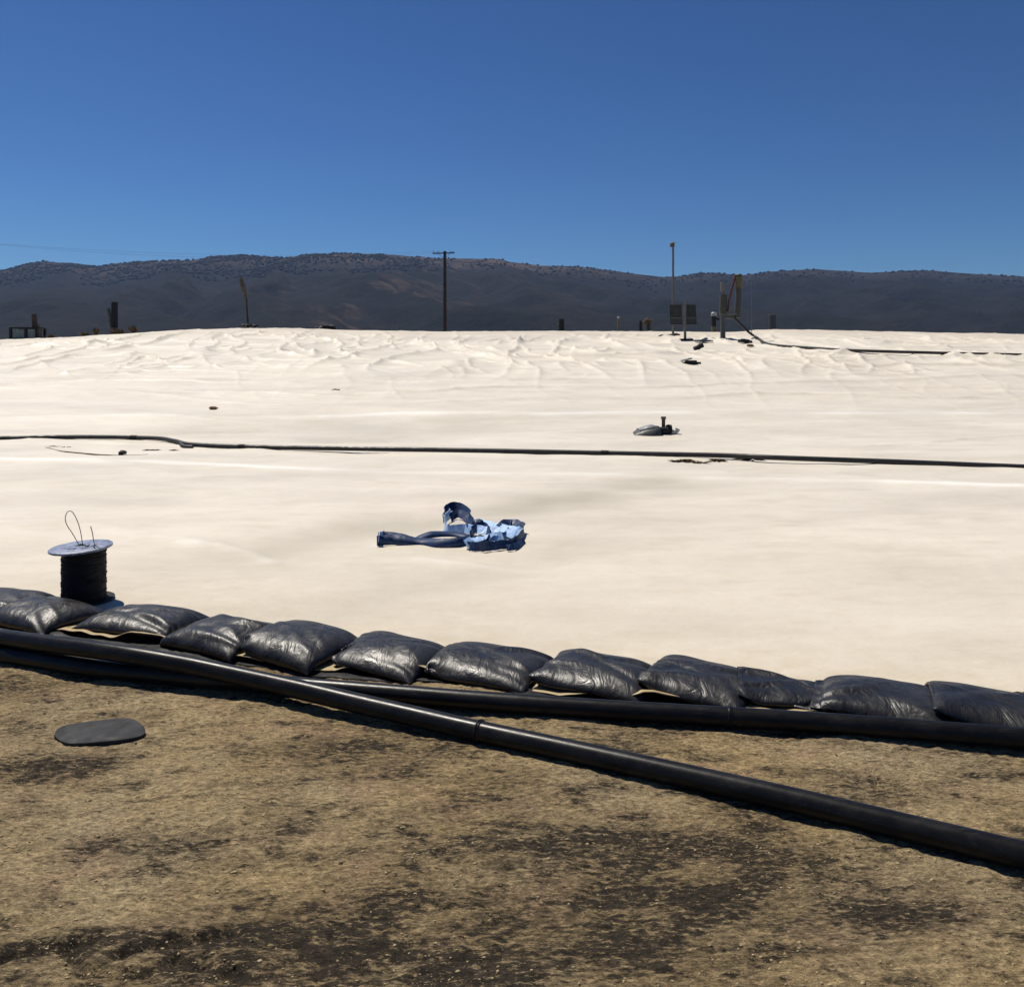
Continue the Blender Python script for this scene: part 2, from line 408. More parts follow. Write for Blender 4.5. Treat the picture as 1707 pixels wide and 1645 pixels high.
grass_or_lit += sstep(.1, .9, -gx / np.maximum(Yh * (hx[1] - hx[0]), 1) * 2.2) * (.12 + .55 * np.exp(-((aa + .13) / .13) ** 2))  # one side of each spur painted paler as if sunlit
mobj('hills', np.stack([Xh, Yh, Zh], -1).reshape(-1, 3), grid_faces(*Xh.shape), M_HILL, attrs={'grass_or_lit': grass_or_lit})['kind'] = 'structure'
# scrub oaks that read as one mass on the far hillside
bm = bmesh.new(); bmesh.ops.create_icosphere(bm, subdivisions=1, radius=1); bm.verts.index_update()
iv = np.array([v.co for v in bm.verts]); jf = np.array([[v.index for v in f.verts] for f in bm.faces]); bm.free()
NT = 26000
ta = rng.uniform(-.85, .85, NT); tyy = 1530 - 300 * rng.random(NT) ** 1.7; txx = ta * tyy
cl = fbm(txx * .01, tyy * .01, 3, 51); keep = (cl + rng.uniform(-.5, .5, NT) > -.05)
dens = np.interp(ta, [-.85, -.62, -.35, -.22, -.12, 0, .1, .4, .85], [.8, 1, 1, 1, .55, .12, .2, .2, .35])
keep &= rng.random(NT) < dens
txx, tyy = txx[keep], tyy[keep]; tz, _ = hill(txx, tyy); n = len(txx)
rr = rng.uniform(.9, 2.5, n)
V = iv[None] * (rr[:, None] * np.ones(3))[:, None, :] * rng.uniform(.7, 1.25, (n, len(iv), 1)) * np.array([1.2, 1.2, .85]) + np.stack([txx, tyy, tz + rr * .45], -1)[:, None, :]
Fx = jf[None] + (np.arange(n) * len(iv))[:, None, None]
tag(mobj('hillside_scrub', V.reshape(-1, 3), Fx.reshape(-1, 3), M_HTREE, smooth=False), 'dark scrub trees dotted over the ridge of the far hills', 'scrub', kind='stuff')

# ------------------------------------------------------------------ geomembrane cover
ax = np.linspace(-.95, .95, 900)
ay = np.geomspace(4.4, 54, 900)
A, Yb = np.meshgrid(ax, ay); X = A * (Yb + 1.6)
fade = 1 - sstep(4.4, 9, Yb)
Y = Yb + (edge_y(X) - 4.4 + .02 * fbm(X * 3, X * 0 + 2, 3, 61)) * fade
Z = H(X, Y)
slope = sstep(17, 22, Y)
wx = X + .9 * fbm(X * .16, Y * .08, 3, 71); wy = Y + 1.2 * fbm(X * .12, Y * .10, 2, 75)
def ridge(u, v_, s, p=7): return np.clip(1 - np.abs(pn(u, v_, s)) * 1.5, 0, 1) ** p
mask = np.clip(fbm(X * .10, Y * .10, 3, 81) * 1.6 + .55, 0, 1)
upper = sstep(23, 31, Y)
mk2 = np.clip(fbm(X * .16, Y * .14, 2, 82) * 2.2 + .1, 0, 1)
fold = (.085 * ridge(wx * .44, wy * .085, 83, 11) * np.clip(mask + .2, 0, 1) + .06 * ridge(wx * .5 + wy * .22, wy * .11 - wx * .07, 87, 12) + .06 * ridge(wx * .6 - wy * .18, wy * .10, 88, 11) * mk2) * (.12 + .88 * upper)
fold = fold + .05 * ridge(wx * .06, wy * .36, 85, 8) + .03 * ridge(X * .12 + .1 * Y, Y * .8, 89, 8) * mk2 + .02 * fbm(X * .35, Y * .35, 3, 90)
Z += slope * (1 - sstep(38, 44, Y) * .82) * (fold * 1.8 - .05)
flat = 1 - sstep(15, 20, Y)
Z += flat * sstep(4.7, 6.5, Y) * (.020 * fbm(X * .35, Y * .9, 3, 91) + (.022 * ridge(wx * .12 + wy * .05, wy * .45, 93, 12) + .012 * ridge(X * .25, Y * .9 + .1 * X, 94, 9)) * (.3 + sstep(8, 16, Y)) + .006 * fbm(X * 1.5, Y * 1.8, 3, 95))
# welded seams with painted sun highlights, and darker-toned hollows, traced on the cover
seam = np.zeros_like(X); dband = np.zeros_like(X)
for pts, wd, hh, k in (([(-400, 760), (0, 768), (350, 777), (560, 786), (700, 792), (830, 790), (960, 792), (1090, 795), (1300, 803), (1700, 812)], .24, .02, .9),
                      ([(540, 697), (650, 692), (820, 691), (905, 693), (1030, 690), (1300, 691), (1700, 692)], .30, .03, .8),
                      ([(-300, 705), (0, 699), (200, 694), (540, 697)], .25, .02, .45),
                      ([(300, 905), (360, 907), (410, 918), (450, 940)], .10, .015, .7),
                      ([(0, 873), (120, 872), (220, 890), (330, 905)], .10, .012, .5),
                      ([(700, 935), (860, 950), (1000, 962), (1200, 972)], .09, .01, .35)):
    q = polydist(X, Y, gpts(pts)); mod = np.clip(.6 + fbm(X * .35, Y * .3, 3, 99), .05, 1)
    Z += hh * np.exp(-(q / wd) ** 2); seam += k * mod * np.exp(-(q / (wd * .55)) ** 2)  # ridge is shape, its bright highlight goes into the colour mask
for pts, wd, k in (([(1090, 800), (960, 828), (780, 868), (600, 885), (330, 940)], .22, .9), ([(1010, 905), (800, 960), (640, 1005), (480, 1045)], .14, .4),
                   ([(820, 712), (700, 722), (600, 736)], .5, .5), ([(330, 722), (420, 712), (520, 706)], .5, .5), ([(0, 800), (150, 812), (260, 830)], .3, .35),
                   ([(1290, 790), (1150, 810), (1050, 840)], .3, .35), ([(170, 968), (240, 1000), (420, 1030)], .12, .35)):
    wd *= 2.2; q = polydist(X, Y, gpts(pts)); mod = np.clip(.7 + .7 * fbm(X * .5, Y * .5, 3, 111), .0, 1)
    Z -= .02 * np.exp(-(q / wd) ** 2); dband += k * mod * np.exp(-(q / wd) ** 2)  # lowered and toned darker along each line
de = Y - edge_y(X)
lift_e = np.clip(.022 + .05 * fbm(X * 2.1, X * 0, 3, 121), .006, .06)
Z += lift_e * np.exp(-(np.maximum(de, 0) / .10) ** 2) + .012
dirt = .95 * np.exp(-np.maximum(de, 0) / .16) + .50 * np.exp(-np.maximum(de, 0) / .7) + .20 * np.exp(-np.maximum(de, 0) / 3.5)
dirt += .28 * sstep(36, 45, Y) + .1 * np.clip(fbm(X * .2, Y * .2, 3, 131), 0, 1)
cover = mobj('geomembrane_cover', np.stack([X, Y, Z], -1).reshape(-1, 3), grid_faces(*X.shape), M_COVER, attrs={'dirt': dirt, 'seam': seam, 'dark_band': dband})
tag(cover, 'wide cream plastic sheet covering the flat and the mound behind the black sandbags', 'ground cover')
sol = cover.modifiers.new('thickness', 'SOLIDIFY'); sol.thickness = .004; sol.offset = -1
# dark edge layer of the cover folded under its rim
ex = np.linspace(-4.2, 4.2, 420); rows = []
for k, (dy, dz) in enumerate(((-.045, .002), (-.02, .006), (.03, .010), (.12, .008))):
    rows.append(np.stack([ex, edge_y(ex) + dy + .035 * fbm(ex * 2.3, ex * 0, 3, 141) * (1 if k < 2 else .3), np.maximum(H(ex, edge_y(ex)) + ground_micro(ex, edge_y(ex) + dy), 0) + dz + (.012 * np.clip(fbm(ex * 3, ex * 0, 2, 145), 0, 1) if k < 2 else 0)], -1))
vv = np.concatenate(rows); rim = mobj('under_layer', vv, grid_faces(4, len(ex)), M_BLACK, cover)
rim.modifiers.new('thickness', 'SOLIDIFY').thickness = .004

# ------------------------------------------------------------------ sandbags: each a sewn bag filled and settled on what lies under it
class Floor:                              # height of everything a bag can rest on
    def __init__(s):
        s.x0, s.y0, s.c = -5.0, 1.5, .015; s.nx, s.ny = 700, 330
        xx = s.x0 + np.arange(s.nx) * s.c; yy = s.y0 + np.arange(s.ny) * s.c
        XX, YY = np.meshgrid(xx, yy); s.h = H(XX, YY) + .012 + .02 * np.exp(-(np.maximum(YY - edge_y(XX), 0) / .1) ** 2); s.h[YY < edge_y(XX)] = .012
    def __call__(s, x, y):
        fx = np.clip((x - s.x0) / s.c, 0, s.nx - 2.001); fy = np.clip((y - s.y0) / s.c, 0, s.ny - 2.001)
        i = fx.astype(int); j = fy.astype(int); a = fx - i; b = fy - j
        return (s.h[j, i] * (1 - a) + s.h[j, i + 1] * a) * (1 - b) + (s.h[j + 1, i] * (1 - a) + s.h[j + 1, i + 1] * a) * b
    def stamp(s, P):
        i = np.clip(((P[:, 0] - s.x0) / s.c).round().astype(int), 1, s.nx - 2); j = np.clip(((P[:, 1] - s.y0) / s.c).round().astype(int), 1, s.ny - 2)
        t = np.full_like(s.h, -1.0)
        for di in (-1, 0, 1):
            for dj in (-1, 0, 1): np.maximum.at(t, (j + dj, i + di), P[:, 2])
        s.h = np.maximum(s.h, t)
FLOOR = Floor()
def fill_bag(cx, cy, ang, L, W, V0, seed, steps=230, iters=12, crease=1.0):
    rg = np.random.default_rng(seed); nu, nv = 42, 34
    u, v_ = np.meshgrid(np.linspace(-.5, .5, nu) * L, np.linspace(-.5, .5, nv) * W, indexing='ij')
    ca, sa = math.cos(ang), math.sin(ang)
    XY = np.stack([cx + u * ca - v_ * sa, cy + u * sa + v_ * ca], -1)
    base = FLOOR(XY[..., 0], XY[..., 1]); lvl = np.maximum(base + .012, base.mean() + .01)
    G = np.zeros((2, nu, nv, 3)); G[..., :2] = XY; G[0, ..., 2] = lvl; G[1, ..., 2] = lvl + .012
    G += rg.normal(0, .0015, G.shape)
    du, dv = L / (nu - 1), W / (nv - 1); dd = math.hypot(du, dv)
    S = slice(None)
    CON = [((S, slice(0, -1)), (S, slice(1, None)), du, 1, 1), ((S, S, slice(0, -1)), (S, S, slice(1, None)), dv, 1, 1),
           ((S, slice(0, -1), slice(0, -1)), (S, slice(1, None), slice(1, None)), dd, 1, 1), ((S, slice(1, None), slice(0, -1)), (S, slice(0, -1), slice(1, None)), dd, 1, 1),
           ((S, slice(0, -2)), (S, slice(2, None)), 2 * du, .10, 0), ((S, S, slice(0, -2)), (S, S, slice(2, None)), 2 * dv, .10, 0)]
    cnt = np.zeros((2, nu, nv, 1))
    for a, b, r_, k, h in CON: cnt[a] += 1; cnt[b] += 1
    hem = int(rg.integers(2, 5))
    def seam(G):
        for e in ((0, S), (-1, S), (S, 0), (S, -1)):
            mm = (G[0][e] + G[1][e]) * .5; G[0][e] = mm; G[1][e] = mm
        a = G[0, 1:hem]; b = G[1, 1:hem]; mm = (a + b) * .5; G[0, 1:hem] = mm * .8 + a * .2; G[1, 1:hem] = mm * .8 + b * .2
    seam(G); prev = G.copy(); dt = 1 / 150; a0 = du * dv
    for it in range(steps):
        n_ = np.zeros_like(G); vol = 0.0
        for s_, sg in ((1, 1), (0, -1)):
            A = G[s_, :-1, :-1]; B = G[s_, 1:, :-1]; C = G[s_, 1:, 1:]; D = G[s_, :-1, 1:]
            q = np.cross(C - A, D - B) * .5 * sg
            cen = (A + B + C + D) * .25; vol += (cen[..., 2] * q[..., 2]).sum()
            for sl in ((slice(0, -1), slice(0, -1)), (slice(1, None), slice(0, -1)), (slice(1, None), slice(1, None)), (slice(0, -1), slice(1, None))): n_[s_][sl] += q * .25
        zt = G[..., 2].max()
        pr = np.clip(420 * (V0 - vol) / V0, -40, 150) + 130 * np.clip(zt - G[..., 2:], 0, 1)
        acc = n_ / a0 * pr; acc[..., 2] -= 9.8
        new = G + (G - prev) * .955 + acc * dt * dt
        prev = G; G = new
        for _ in range(iters):
            cor = np.zeros_like(G)
            for a, b, r_, k, h in CON:
                d = G[b] - G[a]; ln = np.sqrt((d * d).sum(-1, keepdims=True)) + 1e-9
                f = (ln - r_) / ln * (.5 * k)
                if h: f = np.where(f < 0, f * .35, f)
                c_ = d * f; cor[a] += c_; cor[b] -= c_
            G += 1.7 * cor / cnt
            seam(G)
        fl = FLOOR(G[..., 0], G[..., 1]); hit = G[..., 2] < fl
        G[..., 2] = np.where(hit, fl, G[..., 2])
        for k in (0, 1): prev[..., k] = np.where(hit, prev[..., k] * .1 + G[..., k] * .9, prev[..., k])
        prev[..., 2] = np.where(hit, G[..., 2], prev[..., 2])
    # creases running in from the corners and the mouth
    ga, gb = np.gradient(G[1], axis=0), np.gradient(G[1], axis=1); nn = np.cross(ga, gb); nn /= np.linalg.norm(nn, axis=-1, keepdims=True) + 1e-9
    dsp = np.zeros((nu, nv))
    for cu in (-1, 1):
        for cv in (-1, 1):
            for q in range(int(rg.integers(2, 4))):
                a0_ = np.array([cu * .5 * L, cv * .5 * W * rg.uniform(.3, 1)]); a1_ = a0_ + np.array([-cu * rg.uniform(.35, .75) * L, -cv * rg.uniform(-.05, .5) * W])
                t = np.clip(((u - a0_[0]) * (a1_ - a0_)[0] + (v_ - a0_[1]) * (a1_ - a0_)[1]) / ((a1_ - a0_) ** 2).sum(), 0, 1)
                dq = np.hypot(u - a0_[0] - t * (a1_ - a0_)[0], v_ - a0_[1] - t * (a1_ - a0_)[1]) 
                wd = .011 + .020 * t; dsp += rg.choice([-1, 1]) * rg.uniform(.006, .013) * crease * np.exp(-(dq / wd) ** 2) * (1 - t) ** .6 * np.minimum(t * 8 + .3, 1)
    dsp += crease * .007 * fbm(u * 5 + seed, v_ * 5, 1, seed)
    edge = np.minimum(np.minimum(u + L / 2, L / 2 - u), np.minimum(v_ + W / 2, W / 2 - v_)); dsp *= np.clip(edge / .03, .0, 1)
    G[1] += nn * dsp[..., None]; G[1, ..., 2] = np.maximum(G[1, ..., 2], FLOOR(G[1, ..., 0], G[1, ..., 1]))
    top = np.arange(nu * nv).reshape(nu, nv); bot = top.copy(); bot[1:-1, 1:-1] = np.arange((nu - 2) * (nv - 2)).reshape(nu - 2, nv - 2) + nu * nv
    P = np.concatenate([G[1].reshape(-1, 3), G[0, 1:-1, 1:-1].reshape(-1, 3)])
    q1 = np.stack([top[:-1, :-1], top[1:, :-1], top[1:, 1:], top[:-1, 1:]], -1).reshape(-1, 4)
    q2 = np.stack([bot[:-1, :-1], bot[:-1, 1:], bot[1:, 1:], bot[1:, :-1]], -1).reshape(-1, 4)
    FLOOR.stamp(P)
    return P, np.concatenate([q1, q2])
BG = 'black sandbags in a row along the edge of the cream cover'
# centre in the photograph, turn, length, width, fill, label
BAGS = [((-150, 1008), -20, .60, .46, .0150, 'black sandbag at the far left end of the row, cut off by the picture edge'),
        ((-8, 1014), -12, .58, .46, .0145, 'black sandbag behind the first full bag, left of the black cable spool'),
        ((70, 1034), -24, .56, .44, .0145, 'shiny black sandbag with a pale glint, in front and left of the black cable spool'),
        ((232, 1045), -16, .68, .44, .0165, 'long flat black sandbag just right of the black cable spool'),
        ((372, 1073), -26, .56, .46, .0160, 'black sandbag with crumpled left end, half under its right neighbour'),
        ((485, 1088), -28, .60, .48, .0185, 'plump smooth black sandbag lying over the crumpled bag, above the pipe crossing'),
        ((640, 1103), -26, .60, .47, .0165, 'black sandbag with a bright crease below the tangled blue strap'),
        ((805, 1119), -22, .62, .46, .0158, 'black sandbag above the pipe joint, pale cover edge showing beneath it'),
        ((985, 1137), -24, .60, .46, .0170, 'broad black sandbag with dark right flank, pale cover edge showing at both ends'),
        ((1148, 1150), -28, .56, .46, .0152, 'dusty grey-topped peaked black sandbag with several creases, right of the broad one'),
        ((1312, 1168), -18, .52, .38, .0062, 'low slack black sandbag with folded neck right of the dusty peaked bag'),
        ((1462, 1184), -24, .57, .44, .0138, 'black sandbag second from the right end of the row'),
        ((1636, 1202), -22, .57, .44, .0145, 'black sandbag at the right end of the row by the picture edge'),
        ((1815, 1222), -24, .57, .44, .0150, 'black sandbag beyond the right picture edge')]
for i, (pp, an, L, W, V0, lab) in enumerate(BAGS):
    c = at(*pp)
    P, Q = fill_bag(c.x, c.y, R(an), L * 1.02, W * 1.05, V0 * (1.24 if i < 6 else 1.10), 40 + i, crease={4: 1.7, 10: 1.7, 3: 1.3, 5: .8}.get(i, 1.0))
    o0 = P.mean(0); o0[2] = P[:, 2].min()
    b = mobj('sandbag', P - o0, Q, M_BAG); b.location = o0
    b.modifiers.new('smooth', 'SUBSURF').levels = 1; b.modifiers['smooth'].render_levels = 1
    tag(b, lab, 'sandbag', BG)

# ------------------------------------------------------------------ the two black pipes in front
def pipe_path(lst, n=14): return spline([on_z(a, b, z) for a, b, z in lst], n)
PR = .043
pB = pipe_path([(-500, 1030, .046), (-200, 1068, .046), (0, 1090, .046), (150, 1113, .046), (300, 1128, .046), (500, 1144, .046), (650, 1156, .046), (800, 1168, .046), (1000, 1182, .046), (1298, 1200, .046), (1500, 1214, .046), (1800, 1238, .046), (2200, 1270, .046)])
pA = pipe_path([(-500, 990, .07), (-200, 1032, .10), (0, 1062, .122), (180, 1086, .140), (300, 1106, .117), (400, 1127, .092), (500, 1149, .075), (600, 1173, .06), (700, 1196, .05), (800, 1219, .046), (1000, 1262, .046), (1298, 1328, .046), (1500, 1376, .046), (1800, 1448, .046), (2200, 1547, .046)])
def pipe(name, path, label, joint_px):
    o = thing(name, label, 'pipe', path[0])
    loc = [p - path[0] for p in path]
    MB().tube(loc, PR, 24).build('pipe_run', M_PIPE, o)
    for jx in joint_px:
        k = min(range(len(path)), key=lambda q: abs((path[q].x / (path[q].y * cp + (EYE - path[q].z) * sp)) * F_PX + CX - jx))
        p = loc[k]; t = (loc[k + 1] - loc[k - 1]).normalized()
        mb = MB(); mb.tube([p - t * .011, p - t * .008, p - t * .003, p - t * .001, p + t * .001, p + t * .003, p + t * .008, p + t * .011],
                           [PR, PR + .004, PR + .005, PR + .0005, PR + .0005, PR + .005, PR + .004, PR], 24, False)
        mb.build('weld_bead', M_PIPE, o)
pipe('black_pipe', pA, 'black plastic pipe crossing over the other one and running nearest at right', [800])
pipe('black_pipe', pB, 'black plastic pipe lying under the crossing, running along the sandbag row', [1225])

# ------------------------------------------------------------------ black cable spool
c = at(140, 1000); rz = on_y(140, 913, c.y).z - c.z
o = thing('cable_spool', 'upright spool of black cable with a blue-grey top disc and loose wire loop', 'cable spool', c)
tilt = Matrix.Rotation(R(-2.6), 3, 'Y') @ Matrix.Rotation(R(1.5), 3, 'X')
disc = lambda z: [(0.02, z), (.188, z), (.194, z + .004), (.194, z + .014), (.188, z + .018), (.10, z + .019), (.095, z + .024), (.03, z + .024), (.028, z + .012), (0, z + .012)]
nw = 26; V = []; Fc = []; sg = 48; rw = random.Random(9)
for k in range(nw * 4 + 1):                       # turns of cable, each wound a little unevenly
    z = .012 + (rz - .012) * k / (nw * 4); turn = k // 4; ph = (k % 4) / 4 * 2 * math.pi
    for a in range(sg):
        w = 2 * math.pi * a / sg
        r_ = .1335 + .0042 * (1 - math.cos(ph)) * .5 + .0045 * float(pn(turn * .9 + .3, w * 1.3, 171)) + .003 * float(pn(turn * 3.1, w * 3, 172))
        V.append((r_ * math.cos(w), r_ * math.sin(w), z + .004 * math.sin(w * 2 + turn)))
for k in range(nw * 4):
    for a in range(sg): Fc.append((k * sg + a, k * sg + (a + 1) % sg, (k + 1) * sg + (a + 1) % sg, (k + 1) * sg + a))
mobj('cable_winding', V, Fc, M_BLACK, o)
MB().lathe(disc(rz - .004), seg=56, rot=tilt).build('top_disc', M_LID, o)
MB().lathe([(.0, 0), (.183, 0), (.188, .004), (.188, .012), (.0, .013)], seg=48).build('bottom_disc', M_BLACK, o)
MB().lathe([(.0, rz + .009), (.027, rz + .009), (.027, rz + .016), (.0, rz + .016)], seg=20, rot=tilt).build('hub', M_BLACK, o)
def rp(px, py, dy=0): q = on_y(px, py, c.y + dy); return q - c
MB().tube(spline([rp(132, 909), rp(122, 891), rp(111, 874), rp(109, 862), rp(113, 853), rp(120, 853), rp(128, 866), rp(134, 885), rp(138, 909)], 8), .0026, 6).build('wire_loop', M_WIRE, o)
MB().tube(spline([rp(151, 877), rp(154, 888), rp(157, 905), rp(162, 908, -.06), rp(168, 914, -.12)], 6), .0028, 6).build('wire_end', M_WIRE, o)
MB().tube(spline([rp(126, 912, -.05), rp(135, 907, .02), rp(146, 910, -.06), rp(152, 906, .05), rp(158, 913, -.1)], 8), .004, 6).build('loose_wire', M_DGREY, o)

# ------------------------------------------------------------------ oval rubber mat on the dirt
c = at(166, 1219); pts = [(90, 1222), (97, 1211), (118, 1204), (150, 1200), (185, 1198), (215, 1199), (232, 1205), (242, 1217), (239, 1225), (222, 1231), (190, 1236), (150, 1238), (118, 1237), (100, 1231)]
ring = [on_z(a, b, .02) - Vector((c.x, c.y, 0)) for a, b in pts]; ring = spline(ring + [ring[0]], 4)[:-1]
n = len(ring); V = []; zt = (0.004, .024, .028)
for k, (sc, z) in enumerate(((1.0, .0), (1.0, .011), (.985, .013), (.6, .014), (.25, .015))): V += [(p.x * sc, p.y * sc, z + p.x * .02 + .004 * math.sin(p.x * 14)) for p in ring]
Fc = [(k * n + i, k * n + (i + 1) % n, (k + 1) * n + (i + 1) % n, (k + 1) * n + i) for k in range(4) for i in range(n)] + [tuple(range(4 * n, 5 * n))]
mt = mobj('rubber_mat', V, Fc, M_RUBBER); mt.location = (c.x, c.y, float(np.percentile(ground_micro(np.array([p.x + c.x for p in ring]), np.array([p.y + c.y for p in ring])), 75)) - .002); mt.data.set_sharp_from_angle(angle=R(40)); tag(mt, 'oval dark grey rubber mat lying flat on the brown dirt', 'mat')

# ------------------------------------------------------------------ tangled blue strap on the cover
c = at(760, 912); o = thing('tangled_strap', 'tangled blue webbing strap lying on the cream cover', 'strap', c)
def ribbon(px, width, matside, n=7, cr=.5):
    # px: (px, py of lower edge, lean 0 flat .. 1 upright, turn)
    cen = []; wid = []
    for (a, b, dy, lean, h) in px:
        g = at(a, b); g = Vector((g.x, g.y + dy, g.z + .012 + h)); cen.append(g - c); wid.append(lean)
    n = 12; cs = spline(cen, n); m_ = len(cs); sd_ = len(bpy.data.objects); V = []; Fc = []
    for i, p in enumerate(cs):
        t = (cs[min(i + 1, m_ - 1)] - cs[max(i - 1, 0)]); t.z = 0; t.normalize()
        f = i / (m_ - 1) * (len(wid) - 1); k = min(int(f), len(wid) - 2); le = wid[k] + (wid[k + 1] - wid[k]) * (f - k) + .55 * cr * float(pn(i * .16, sd_ * 1.7, 181)); p = p + Vector((0, .03 * cr * float(pn(i * .2, sd_ * .9, 182)), .012 * cr * abs(float(pn(i * .27, sd_ * .6, 183)))))
        side = Vector((-t.y, t.x, 0)); w = (Vector((0, 0, 1)) * math.sin(le) + side * math.cos(le)) * width
        nn = t.cross(w).normalized()
        V += [p, p + w * .5 + nn * (.002 + .009 * cr * float(pn(i * .35, sd_ * .8, 184))), p + w * (1 + .12 * cr * float(pn(i * .25, sd_, 185)))]
    V2 = [v_ for v_ in V]
    for i in range(m_ - 1):
        for k in (0, 1): Fc.append((i * 3 + k, i * 3 + k + 1, (i + 1) * 3 + k + 1, (i + 1) * 3 + k))
    s = mobj('strap_loop', V2, Fc, matside[0], o, cr < .3); s.data.materials.append(matside[1])
    sd = s.modifiers.new('thickness', 'SOLIDIFY'); sd.thickness = .005; sd.material_offset = 1; sd.material_offset_rim = 1
    return s
LD, DL = (M_STRAPL, M_STRAPD), (M_STRAPD, M_STRAPL)
DM = (M_STRAPM, M_STRAPD); DD = (M_STRAPD, M_STRAPD); LL = (M_STRAPL, M_STRAPL)
# long dark strap to the left, doubled and twisted
ribbon([(628, 912, 0, 1.5, 0), (648, 913, .05, 1.2, 0), (672, 912, .02, .9, 0), (700, 911, 0, .5, .0), (730, 916, 0, 1.0, 0), (760, 916, .0, 1.3, 0), (785, 911, 0, 1.2, 0)], .085, DD, cr=.12)
ribbon([(630, 905, 0, 1.4, .01), (660, 905, 0, .6, .02), (690, 908, 0, .3, .01), (720, 905, 0, .7, .03), (752, 901, .0, .5, .02), (790, 905, 0, .3, .01)], .07, DD, cr=.12)
ribbon([(629, 911, -.02, 1.55, 0), (632, 911, .18, 1.55, 0)], .09, LL)  # pale piece painting the sunlit left end
# light crumpled loops to the right
ribbon([(740, 888, 0, 1.4, .0), (748, 890, -.1, 1.3, 0), (775, 888, -.1, 1.2, .0), (800, 896, 0, .8, .02), (830, 900, 0, .6, .03), (858, 905, 0, 1.0, .02)], .085, LL)
ribbon([(739, 878, 0, 1.5, .02), (748, 869, .1, 1.3, .06), (764, 868, .1, 1.1, .06), (780, 876, 0, 1.2, .04), (783, 886, -.1, 1.2, .01)], .085, DD)
ribbon([(752, 879, .05, 1.0, .03), (764, 876, .05, .8, .05), (778, 880, 0, .9, .03), (784, 888, 0, 1.1, .01)], .08, DM)
ribbon([(741, 885, 0, 1.5, .03), (744, 879, 0, 1.5, .04), (752, 874, .05, 1.3, .04)], .09, LL)
ribbon([(782, 921, 0, 1.2, 0), (800, 922, 0, 1.4, 0), (830, 919, 0, 1.4, 0), (858, 914, 0, 1.3, .0), (873, 904, .1, 1.4, .01), (866, 893, .2, 1.2, .03), (845, 893, .1, .8, .03), (830, 901, 0, .5, .03), (812, 909, 0, .4, .03), (790, 916, 0, .3, .02)], .075, DM)
ribbon([(785, 903, 0, 1.4, .01), (793, 898, .1, 1.3, .03), (806, 896, .1, 1.2, .03), (812, 904, 0, 1.3, .02), (800, 912, -.1, .9, .01), (782, 915, 0, 1.0, .0)], .07, DD)
ribbon([(786, 886, .1, .4, .04), (815, 891, 0, .5, .04), (845, 897, 0, .5, .04), (862, 902, 0, .8, .03)], .085, LL)
ribbon([(780, 919, 0, .9, .01), (795, 914, 0, .5, .03), (815, 911, 0, .4, .03), (840, 908, 0, .9, .03)], .08, LL)
ribbon([(838, 898, .1, .5, .05), (852, 894, .1, .6, .06), (868, 897, .05, .9, .04)], .08, DD)
ribbon([(784, 892, 0, .5, .05), (794, 888, 0, .7, .06), (803, 889, 0, .9, .04)], .06, DD)
ribbon([(846, 921, 0, 1.0, 0), (862, 918, 0, .9, 0), (876, 909, 0, 1.0, 0)], .06, DD)

# ------------------------------------------------------------------ thin hose across the cover
hp = [(-700, 722), (-150, 728), (0, 730), (120, 728), (250, 730), (290, 735), (320, 741), (420, 745), (600, 748), (800, 751), (1000, 755), (1200, 759), (1298, 763), (1500, 770), (1750, 780), (2300, 800)]
path = spline([at(a, b, .06 + .012 * math.sin(i * 1.7)) for i, (a, b) in enumerate(hp)], 24)
o = thing('long_hose', 'long thin black hose lying right across the cream cover', 'hose', path[0])
MB().tube([p - path[0] for p in path], .038, 10).build('hose_run', M_HOSE, o)
for hx_ in (222, 405, 1010):
    k = min(range(1, len(path) - 1), key=lambda q: abs(path[q].x / path[q].y * F_PX + CX - hx_))
    p = path[k] - path[0]; t = (path[k + 1] - path[k - 1]).normalized()
    MB().tube([p - t * .06, p + t * .06], .044, 10).build('coupling', M_BLACK, o)
k = min(range(1, len(path) - 1), key=lambda q: abs(path[q].x / path[q].y * F_PX + CX - 300)); p0 = path[k] - path[0]; e = at(321, 748) - path[0]
MB().tube(spline([p0, p0 * .5 + e * .5 + Vector((0, -.1, .0)), e + Vector((0, 0, .03))], 6), .03, 8).build('branch', M_HOSE, o)

# small things scattered on the cover
def clod(px, py, w, mat, name, label, cat, seed, group=None, sq=(1, .8, .55)):
    c = at(px, py); mb = MB(); rd = random.Random(seed)
    mb.blob((0, 0, w * .4 * sq[2]), w * .5, seed, sq, .3, 2)
    for k in range(3): mb.blob((rd.uniform(-.5, .5) * w, rd.uniform(-.3, .3) * w, w * .14), w * rd.uniform(.18, .3), seed + k + 1, sq, .35, 1)
    b = mb.build(name, mat); b.location = c + Vector((0, 0, .012)); return tag(b, label, cat, group)
clod(204, 759, .13, M_BLACK, 'rubble_lump', 'small black lump on the cover just below the hose at left', 'rubble', 1)
clod(355, 683, .17, M_CLOD, 'rubble_lump', 'small brown lump on the cover above the bend in the hose', 'rubble', 2, sq=(1, .7, .4))
clod(560, 653, .20, M_CLOD, 'rubble_lump', 'small brown lump low on the wrinkled slope, left of the utility pole', 'rubble', 3, sq=(1, .7, .35))
p_ = spline([at(a, b, .012) for a, b in ((66, 744), (84, 748), (100, 752), (130, 755), (165, 758), (200, 759.5), (232, 759), (246, 758))], 8)
cd = MB().tube([q - p_[0] for q in p_], .011, 6).build('thin_cord', M_BRUSH); cd.location = p_[0]; tag(cd, 'thin curved brownish cord on the cover under the hose at left', 'cord')
